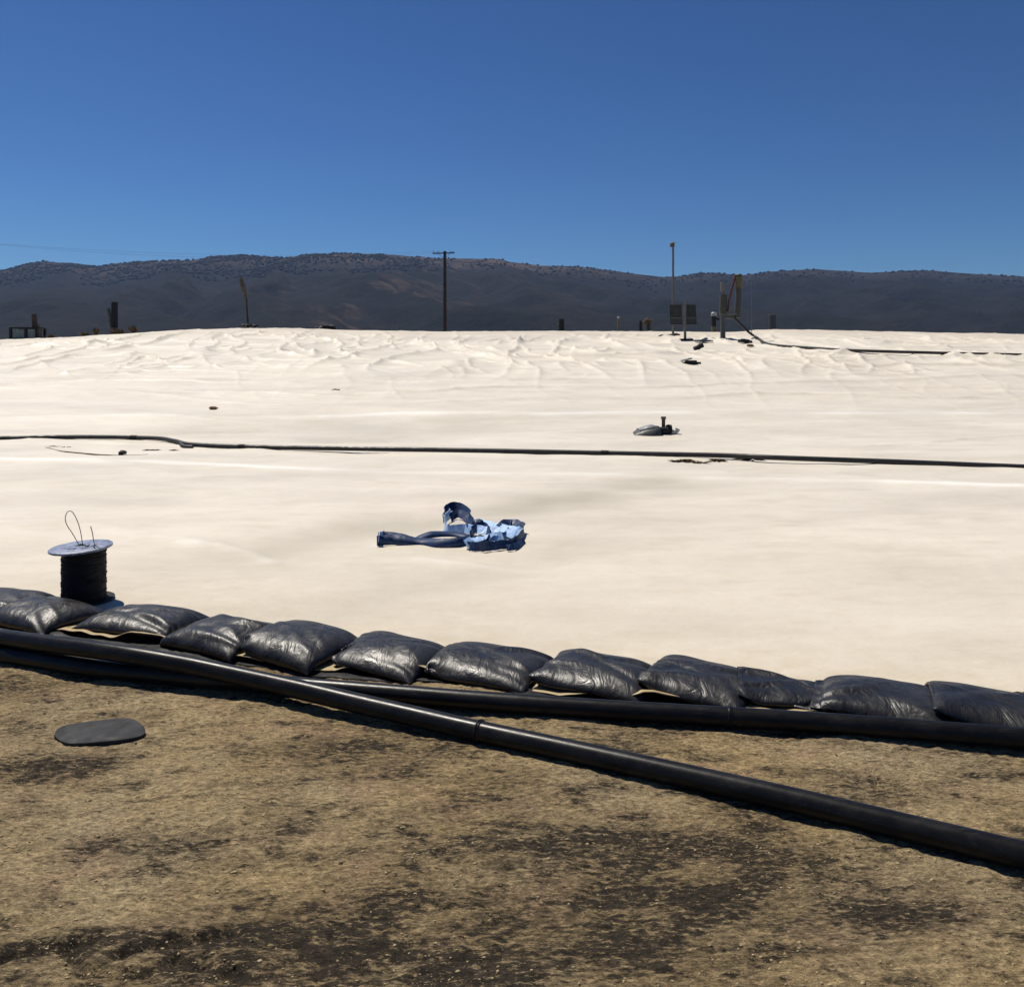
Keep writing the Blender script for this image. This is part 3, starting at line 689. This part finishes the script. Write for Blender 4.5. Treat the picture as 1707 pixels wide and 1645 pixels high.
# dry weeds growing from the seam under the hose
def weed(name, px, py, wdt, hgt, nb, mat, label, cat, group=None, seed=0, tall=.5):
    c = at(px, py); rd = random.Random(seed); V = [(0, 0, -.01)]; Fc = []
    for k in range(nb):                  # blades that all leave one root
        an = rd.uniform(0, 6.28); ln = hgt * rd.uniform(.35, 1); rr_ = wdt * .5 * rd.uniform(.15, 1)
        dx, dy = math.cos(an) * rr_, math.sin(an) * rr_ * .7; w = .05 * wdt + .03 * hgt
        q = [(dx * .55 - dy / rr_ * w, dy * .55 + dx / rr_ * w, ln * .6), (dx, dy, ln * (1 if tall < 1.2 else .5)), (dx * .55 + dy / rr_ * w, dy * .55 - dx / rr_ * w, ln * .6)]
        n0 = len(V); V += q; Fc.append((0, n0, n0 + 1, n0 + 2))
    b = mobj(name, V, Fc, mat, None, False); b.location = c; return tag(b, label, cat, group)
WG = 'dry weed tufts along the seam below the hose'
for i, (px, py, wd) in enumerate(((90, 746, .3), (112, 747, .3), (250, 752, .4), (290, 752, .25))):
    weed('weed_tuft', px, py, wd, .05, 26, M_BRUSH, ['tiny dry weed tuft below the hose, leftmost of a line of four', 'tiny dry weed tuft second from the left below the hose', 'flat dry weed tuft right of the black lump below the hose', 'sparse dry weed tuft below the bend in the hose'][i], 'weed', WG, 60 + i, 1.6)
for i, (px, py, wd) in enumerate(((1135, 770, .55), (1165, 773, .4), (1195, 769, .4), (1255, 766, .7))):
    weed('weed_tuft', px, py, wd, .06, 34, M_BRUSH, ['dry weed tuft under the hose below the small wellhead', 'dry weed tuft at the lowest dip of the fringe below the hose', 'small dry weed tuft below the hose, right of the lowest dip', 'wide dry weed fringe under the hose at right'][i], 'weed', WG, 70 + i, 1.6)

# ------------------------------------------------------------------ small wellhead behind the hose
c = at(1100, 724); o = thing('low_wellhead', 'low grey wellhead with sloped boot and short upright stem behind the hose', 'wellhead', c)
sc_ = (on_y(1130, 724, c.y).x - on_y(1054, 724, c.y).x) / 76
def wp(px, py, dy=0): q = on_y(px, py, c.y) - c; return Vector((q.x, dy, max(q.z, 0)))
V = []; ng = 20
prof = [(1054, 723.5, .25), (1064, 716, .3), (1076, 711, .33), (1088, 709, .33), (1098, 710, .3)]
for (px, py, d) in prof:
    for k in range(9):
        a = math.pi * k / 8; q = wp(px, py)
        V.append((q.x, -math.cos(a) * d, q.z * math.sin(a) ** .7))
Fc = [(i * 9 + k, i * 9 + k + 1, (i + 1) * 9 + k + 1, (i + 1) * 9 + k) for i in range(4) for k in range(8)] + [tuple(range(36, 45))]
mobj('sloped_boot', V, Fc, M_DGREY, o)
V2 = [(x, y * 1.0, z + .012) for (x, y, z) in V[9:36]]
mobj('boot_cover', V2, [(i * 9 + k, i * 9 + k + 1, (i + 1) * 9 + k + 1, (i + 1) * 9 + k) for i in range(2) for k in range(2, 8)], M_GREY, o).modifiers.new('t', 'SOLIDIFY').thickness = .006
MB().tube([wp(1106, 722), wp(1106, 697)], .035, 12).build('stem', M_OLIVE, o)
MB().box(wp(1106, 696.5), (.09, .07, .05), bev=.01).build('stem_cap', M_OCHRE, o)
mb = MB(); mb.tube([wp(1090, 717, -.1), wp(1112, 717, -.1)], .07, 14); mb.tube([wp(1093, 723, -.1), wp(1093, 713, -.1)], .05, 12); mb.build('valve_body', M_BLACK, o)
mb = MB(); mb.lathe([(.03, -.05), (.1, -.05), (.11, 0), (.1, .05), (.03, .05)], wp(1115, 717), 16, Matrix.Rotation(R(90), 3, 'Y')); mb.tube([wp(1116, 724), wp(1116, 714)], .05, 10); mb.build('flange', M_BLACK, o)
MB().tube(spline([wp(1114, 719, -.05), wp(1122, 720, -.05), wp(1127, 718, -.05), wp(1129, 714, -.05)], 5), .045, 10).build('elbow', M_GREY, o)

# ------------------------------------------------------------------ equipment standing on the mound
def post(name, label, cat, px, pyb, pyt, wpx, mat, y=None, group=None, capm=None, lean=0, seg=12, extra=None):
    b = at(px, pyb) if y is None else Vector((on_y(px, pyb, y).x, y, float(H(on_y(px, pyb, y).x, y))))
    top = on_y(px + lean, pyt, b.y); r_ = wpx * b.y / F_PX / 2
    o = thing(name, label, cat, b, group)
    t = top - b
    MB().tube([(0, 0, -.05), t * .5, t], [r_ * 1.05, r_, r_ * .97], seg).build('shaft', mat, o)
    if capm: MB().lathe([(r_ * 1.25, 0), (r_ * 1.25, r_ * 1.2), (r_ * .9, r_ * 1.6), (0, r_ * 1.7)], t, seg).build('cap', capm, o)
    return o, b, t, r_
def loc_of(b): return lambda px, py, dy=0: on_y(px, py, b.y + dy) - b

# tall thin mast
o, b, t, r_ = post('tall_mast', 'tall thin grey mast with a small box on top beside the panels', 'mast', 1122, 561, 410, 3.6, M_FGREY)
q = loc_of(b); MB().box(q(1120.5, 409), (.2, .2, .16), bev=.02).build('head_box', M_TAN, o); MB().tube([q(1120, 405), q(1126, 404.5)], .05, 8).build('head_arm', M_GREY, o)
mb = MB()
for k, (px, w) in enumerate(((1103, .12), (1112, .13), (1120, .16), (1127, .2))): mb.blob(at(px, 561 - k * .5) - b + Vector((0, 0, w * .2)), w, 80 + k, (1.3, 1, .5), .3, 1)
mb.build('base_lumps', M_BLACK, o)  # black stuff and shadow at the mast foot, both built as lumps
# panel pair on a post
o, b, t, r_ = post('panel_stand', 'pair of dark upright panels on one pale post at the crest', 'solar panel', 1142, 567, 501, 4.2, M_FGREY); q = loc_of(b)
for (x0, x1) in ((1117, 1137), (1144, 1161)):
    p0 = q(x0, 542); p1 = q(x1, 508); cc = (p0 + p1) / 2 + Vector((0, .12, 0)); s_ = (p1.x - p0.x, .035, p1.z - p0.z)
    pl = MB().box(cc, s_, Matrix.Rotation(R(-12), 3, 'X').to_quaternion(), .006).build('panel', M_OLIVE, o)
    fr = MB(); ro = Matrix.Rotation(R(-12), 3, 'X')
    for dx in (-.5, 0, .5): fr.box(cc + ro @ Vector((dx * s_[0], -.03, 0)), (.03, .03, s_[2] * 1.01), ro.to_quaternion())
    for dz in (-.5, .5): fr.box(cc + ro @ Vector((0, -.034, dz * s_[2])), (s_[0] * 1.02, .03, .03), ro.to_quaternion())
    fr.build('frame', M_DGREY, pl)
p0 = q(1119, 530); p1 = q(1160, 530); MB().tube([p0 + Vector((0, .06, 0)), p1 + Vector((0, .06, 0))], .025, 8).build('cross_rail', M_FGREY, o)
MB().box((.05, 0, .03), (.55, .5, .07), bev=.02).build('foot_plate', M_BLACK, o)
# short capped post
o, b, t, r_ = post('marker_post', 'short black post with pale cap and ochre foot left of the wellhead frame', 'post', 1190, 553, 527, 8, M_BLACK, capm=M_CAP)
MB().tube([(0, 0, -.05), t * .34], r_ * 1.06, 12).build('ochre_foot', M_OCHRE, o)
q = loc_of(b); MB().tube([q(1193, 531), q(1199, 533)], .06, 8).build('side_spout', M_BLACK, o)
# tall wellhead frame
o, b, t, r_ = post('tall_wellhead', 'tall grey wellhead frame with slanting red hose near the right', 'wellhead', 1205, 565, 522, 8.5, M_DGREY); q = loc_of(b)
MB().tube([q(1205, 524), q(1206, 492)], .17, 16).build('canister', M_OLIVE, o)
MB().tube([q(1206, 492), q(1206, 487), q(1204.5, 484), q(1204.5, 470)], [.06, .06, .1, .1], 10).build('top_valve', M_FGREY, o)
mb = MB(); mb.box(q(1214, 524), (.75, .28, .06), bev=.01); mb.build('shelf', M_FGREY, o)
MB().box(q(1212, 528.5), (.55, .2, .16), bev=.02).build('shelf_bracket', M_DGREY, o)
MB().tube(spline([q(1213, 520), q(1215, 505), q(1218, 488), q(1223, 470), q(1226, 460)], 6), .055, 10).build('red_hose', M_RED, o)
MB().tube([q(1229, 530), q(1231, 500), q(1232, 459)], [.16, .15, .14], 14).build('standpipe', M_OLIVE, o)
MB().tube([q(1231.5, 480), q(1232, 462)], .17, 14).build('standpipe_sleeve', M_OCHRE, o)
MB().tube([q(1228, 462), q(1234, 460)], .13, 10).build('standpipe_head', M_OLIVE, o)
MB().lathe([(.2, 0), (.2, .03), (.14, .05)], (0, 0, 0), 14).build('foot_flange', M_BLACK, o)
hz = [q(1224, 530), q(1232, 538), q(1242, 548), q(1251, 556)] + [at(a, bb, .10) - b for a, bb in ((1262, 563), (1276, 572), (1298, 576), (1340, 579), (1420, 584), (1550, 588), (1720, 592), (1900, 596))]
MB().tube(spline(hz, 7), .055, 10).build('drain_hose', M_HOSE, o)
# whip antenna
o, b, t, r_ = post('whip_antenna', 'very thin pale rod standing right of the tall wellhead frame', 'antenna', 1253, 556, 462, 1.0, M_FGREY)
# lumps, pads and one shadow slab around them
def pad(px, py, wpx, hpx, lab, seed, mat=M_BLACK, name='dark_pad'):
    c = at(px, py); w = wpx * c.y / F_PX; h = hpx * c.y / F_PX; mb = MB()
    mb.box((0, 0, h * .5), (w * .62, w * .5, h), Matrix.Rotation(.2, 3, 'Z').to_quaternion(), h * .25)
    mb.box((w * .2, -.05, h * .35), (w * .6, w * .35, h * .6), Matrix.Rotation(-.3, 3, 'Z').to_quaternion(), h * .2)
    b_ = mb.build(name, mat); b_.location = c; return tag(b_, lab, 'weight')
pad(1240, 571, 26, 5, 'flat black shape on the slope right of the wellhead frame foot', 1)  # two low black boxes making one flat dark shape
pad(1250, 578, 13, 4, 'small brown-black weight below the flat one on the slope', 2, M_CLOD)
pad(1171, 570, 34, 3, 'low grey slab standing for the panel shadow right of the post', 3, M_DGREY)  # thin slab added in place of the cast shadow of the panels
c = at(1163, 584); o = thing('pipe_elbow', 'small black pipe elbow tilted on the slope below the panels', 'pipe fitting', c)
q = loc_of(c); MB().tube(spline([q(1160, 583), q(1163, 580), q(1167, 577), q(1172, 575)], 5), [.09] * 3 + [.1] * 13, 12).build('elbow_body', M_BLACK, o); MB().tube([q(1158, 583.5), q(1162, 581)], .13, 12).build('elbow_flange', M_BLACK, o)
c = at(1150, 607); o = thing('valve_box', 'small dark valve box with a grey lid, lowest thing on the slope at right', 'valve', c); q = loc_of(c)
MB().box((.03, 0, .06), (.36, .3, .13), bev=.03).build('box_body', M_BLACK, o); MB().box((-.12, 0, .15), (.34, .32, .05), Matrix.Rotation(R(-14), 3, 'Y').to_quaternion(), .015).build('box_lid', M_GREY, o); MB().tube([(.16, 0, .04), (.36, -.03, .03)], .04, 8).build('outlet', M_BLACK, o)

# posts beyond the crest
o, b, t, r_ = post('vent_post', 'stubby dark grey post at the crest between the utility pole and the mast', 'post', 936, 552, 532, 9.5, M_BLACK, y=47)
MB().tube([t * .55 + Vector((r_ * .6, 0, 0)), t * .75 + Vector((-r_ * 1.6, 0, 0))], r_ * .4, 8).build('side_pipe', M_DGREY, o)
o, b, t, r_ = post('vent_post', 'thin ochre post with a pale tip at the crest', 'post', 1031, 552, 531, 4, M_OCHRE, y=47, capm=M_CAP)
o, b, t, r_ = post('vent_post', 'slim dark post at the crest beside the bushy-topped one', 'post', 1068, 552, 535, 5.5, M_BLACK, y=47)
o, b, t, r_ = post('vent_post', 'dark post with a bushy brown top at the crest left of the panels', 'post', 1081, 552, 534, 6.5, M_WOOD, y=47.5)
mb = MB(); rd = random.Random(3)
for k in range(9): mb.blob(t + Vector((rd.uniform(-.22, .28), rd.uniform(-.1, .1), rd.uniform(-.28, .1))), .1, 90 + k, (1, 1, 1), .4, 1)
mb.build('bushy_top', M_BRUSH, o)
o, b, t, r_ = post('vent_post', 'tiny dark peg on the skyline left of the utility pole', 'post', 666, 552, 541, 4, M_DGREY, y=47)
o, b, t, r_ = post('barrel', 'blue-grey barrel beyond the crest at the far right of the equipment', 'barrel', 1288, 552, 526, 13, simple('slate_plastic', (.018, .022, .035), .5, .2, 6), y=48, seg=16)
MB().lathe([(r_ * 1.05, 0), (r_ * 1.05, .05), (r_ * .9, .06)], t, 16).build('rim', M_DGREY, o)
o, b, t, r_ = post('vent_post', 'dark double post with a slanting arm behind dry brush, left on the crest', 'post', 191, 556, 504, 10.5, M_BLACK, y=45.5); q = loc_of(b)
MB().tube([q(187, 550), q(184, 535), q(180, 514)], [.13, .12, .10], 10).build('slanting_arm', M_DGREY, o); MB().tube([q(190, 556), q(191, 546)], .24, 14).build('sleeve', M_OLIVE, o)
MB().tube([q(188.5, 548), q(186, 528)], .05, 8).build('pale_strap', M_CAP, o)
o, b, t, r_ = post('vent_post', 'dark post standing behind the low framed box at far left', 'post', 59, 564, 524, 8.5, M_WOOD, y=45.6, lean=-2)
q = loc_of(b); MB().tube([q(61, 562), q(63, 540)], .09, 8).build('stay', M_BRUSH, o)
o, b, t, r_ = post('sleeved_pole', 'thin leaning pole with a thick tan sleeve at its top, on the crest', 'pole', 414, 546, 492, 3.2, M_WOOD, y=45, lean=-4); q = loc_of(b)
MB().tube(spline([q(410, 500), q(408, 488), q(405, 478), q(402, 468), q(401, 463)], 5), [.06, .07, .08, .09, .10, .10, .10, .11, .13, .14, .14, .13, .13, .12, .12, .11, .12, .12, .11, .10, .08], 12).build('sleeve', M_TAN, o)
mb = MB()
for k, px in enumerate((408, 414, 420, 427)): mb.blob(q(px, 543) * 1.0 + Vector((0, -.2, 0)), .15, 100 + k, (1.5, 1, .5), .3, 1)
mb.build('base_lumps', M_BLACK, o)
# black heap on the skyline
c = Vector((on_y(541, 548, 45.5).x, 45.5, on_y(541, 549.5, 45.5).z)); mb = MB()
for k, (dx, s_) in enumerate(((-.4, .14), (-.2, .15), (0, .17), (.15, .2), (.32, .17), (.45, .12))): mb.blob((dx, 0, s_ * .6), s_ * 1.35, 110 + k, (1.2, 1, .6), .35, 1)
b_ = mb.build('debris_heap', M_BLACK); b_.location = c; tag(b_, 'low black heap on the skyline right of the sleeved pole', 'heap')
# low framed box
b = Vector((on_y(38, 562, 45.3).x, 45.3, float(H(on_y(38, 562, 45.3).x, 45.3)) + .0)); o = thing('framed_box', 'low dark framed box with two dull panes at the far left of the crest', 'cabinet', b); q = loc_of(b)
p0 = q(15, 563); p1 = q(62, 545.5); w = p1.x - p0.x; h = p1.z; mb = MB()
mb.box(((p0.x + p1.x) / 2, .45, h - .04), (w, .9, .08), bev=.01)
mb.box(((p0.x + p1.x) / 2, .45, .05), (w, .9, .1))
for x in (p0.x + .06, (p0.x + p1.x) / 2 + .12, p1.x - .06):
    for y_ in (.05, .85): mb.box((x, y_, h * .5), (.12, .1, h - .17))
mb.build('frame', M_BLACK, o)
for (x0, x1) in ((p0.x + .13, (p0.x + p1.x) / 2 + .05), ((p0.x + p1.x) / 2 + .19, p1.x - .13)): MB().box(((x0 + x1) / 2, .08, h * .48), (x1 - x0 - .01, .02, h - .2)).build('pane', M_PANE, o)
MB().box(((p0.x + p1.x) / 2, .6, h * .45), (w - .3, .3, h * .8)).build('inner_unit', M_DGREY, o)
# dry brush along the left crest
for i, (px, wd, hg) in enumerate(((85, .9, .25), (140, 1.0, .3), (160, .6, .5), (200, 1.4, .35), (222, .9, .5))):
    b_ = weed('dry_shrub', px, 556, wd, hg, 60, M_BRUSH, ['low dry brush right of the framed box', 'low dry brush left of the double post', 'taller twiggy brush just left of the double post', 'dense dry brush at the foot of the double post', 'loose twiggy brush right of the double post'][i], 'shrub', 'dry brush along the left crest', 120 + i, 1.0)
    x = on_y(px, 556, 44.8).x; b_.location = (x, 44.8, float(H(x, 44.8)))

# ------------------------------------------------------------------ utility pole and wires far behind the mound
def upole(label, x, y, topz):
    o = thing('utility_pole', label, 'utility pole', (x, y, 0), 'wooden utility poles')
    MB().tube([(0, 0, -.2), (0, 0, topz * .5), (0, 0, topz)], [.24, .21, .17], 14).build('shaft', M_WOOD, o)
    MB().box((-.12, -.2, topz - .25), (2.5, .1, .13), Matrix.Rotation(R(-1.5), 3, 'Y').to_quaternion(), .01).build('crossarm', M_WOOD, o)
    for dx in (-1.25, -.75, .75, 1.0):
        MB().lathe([(.02, 0), (.02, .06), (.05, .07), (.06, .12), (.04, .17), (0, .18)], (dx, -.2, topz - .19), 10).build('insulator', M_DGREY, o)
    MB().tube([(-.75, -.2, topz - .28), (0, -.2, topz - .95)], .02, 6).build('brace', M_DGREY, o); MB().tube([(.6, -.2, topz - .28), (0, -.2, topz - .95)], .02, 6).build('brace', M_DGREY, o)
    return o
tp = on_y(741.5, 419, 96)
upole('dark wooden utility pole with a crossarm rising beyond the mound', tp.x, 96, tp.z)
t2 = on_y(-260, 380, 70)
upole('wooden utility pole beyond the left picture edge', t2.x, 70, t2.z)
for i, (dx, dz) in enumerate(((-1.25, 0), (.75, 0.0))):
    a = Vector((t2.x + dx, 69.8, t2.z - .05 + dz)); e = Vector((tp.x + dx, 95.8, tp.z - .02 + dz)); L = []
    for k in range(41):
        s_ = k / 40; p = a.lerp(e, s_); p.z -= 4 * (1.2 + .35 * i) * s_ * (1 - s_); L.append(p)
    ob = MB().tube([p - a for p in L], .007, 6).build('overhead_wire', M_DGREY); ob.location = a
    tag(ob, ['faint overhead wire at left, upper of the two, leading to the utility pole', 'faint overhead wire at left, lower of the two, leading to the utility pole'][i], 'wire', 'overhead wires')

# ------------------------------------------------------------------ loose stones on the dirt
bm = bmesh.new(); bmesh.ops.create_icosphere(bm, subdivisions=1, radius=1); bm.verts.index_update()
def scatter(name, NS, r0, r1, pw, mat, label, sd, thr):
    sy = 1.7 + 3.4 * rng.random(NS) ** 1.25; sx = (rng.random(NS) * 2 - 1) * (sy * .7 + .3)
    ok = (fbm(sx * 1.6, sy * 3.0, 3, sd) + rng.uniform(-.5, .5, NS) > thr) & (sy < edge_y(sx) - .05)
    sx, sy = sx[ok], sy[ok]; n = len(sx); r_ = r0 + r1 * rng.random(n) ** pw
    sz = H(sx, sy) + ground_micro(sx, sy) + r_ * .15
    V = iv12[None] * (r_[:, None, None]) * rng.uniform(.6, 1.35, (n, len(iv12), 1)) * np.stack([rng.uniform(.8, 1.9, n), rng.uniform(.8, 1.3, n), rng.uniform(.5, .9, n)], -1)[:, None, :] + np.stack([sx, sy, sz], -1)[:, None, :]
    Fx = jf12[None] + (np.arange(n) * len(iv12))[:, None, None]
    tag(mobj(name, V.reshape(-1, 3), Fx.reshape(-1, 3), mat, smooth=False), label, 'gravel', kind='stuff')
t_ = (1 + 5 ** .5) / 2
iv12 = np.array([(-1, t_, 0), (1, t_, 0), (-1, -t_, 0), (1, -t_, 0), (0, -1, t_), (0, 1, t_), (0, -1, -t_), (0, 1, -t_), (t_, 0, -1), (t_, 0, 1), (-t_, 0, -1), (-t_, 0, 1)]) / math.hypot(1, t_)
jf12 = np.array([(0, 11, 5), (0, 5, 1), (0, 1, 7), (0, 7, 10), (0, 10, 11), (1, 5, 9), (5, 11, 4), (11, 10, 2), (10, 7, 6), (7, 1, 8), (3, 9, 4), (3, 4, 2), (3, 2, 6), (3, 6, 8), (3, 8, 9), (4, 9, 5), (2, 4, 11), (6, 2, 10), (8, 6, 7), (9, 8, 1)])
bm.free()
scatter('dirt_crumbs', 34000, .0011, .0035, 6, M_CRUMB, 'fine crumbs of dry soil strewn over the brown dirt', 151, -.05)
scatter('gravel', 1500, .0015, .004, 4, M_STONE, 'small dark loose stones scattered over the brown dirt', 161, .1)

# ------------------------------------------------------------------ air between here and the hills
bm = bmesh.new(); bmesh.ops.create_cube(bm, size=1)
for v in bm.verts: v.co = Vector((v.co.x * 16000, v.co.y * 7000 + 3000, (v.co.z + .5) * 214 - 6))
me = bpy.data.meshes.new('haze'); bm.to_mesh(me); bm.free(); hz_ = bpy.data.objects.new('haze', me); COL.objects.link(hz_); tag(hz_, kind='stuff')
mm = bpy.data.materials.new('thin_air'); mm.use_nodes = True; t_ = mm.node_tree; t_.nodes.clear()
pv = t_.nodes.new('ShaderNodeVolumePrincipled'); pv.inputs['Color'].default_value = (.36, .56, 1, 1); pv.inputs['Density'].default_value = .00012; pv.inputs['Anisotropy'].default_value = .1
ou = t_.nodes.new('ShaderNodeOutputMaterial'); t_.links.new(pv.outputs[0], ou.inputs['Volume']); me.materials.append(mm)
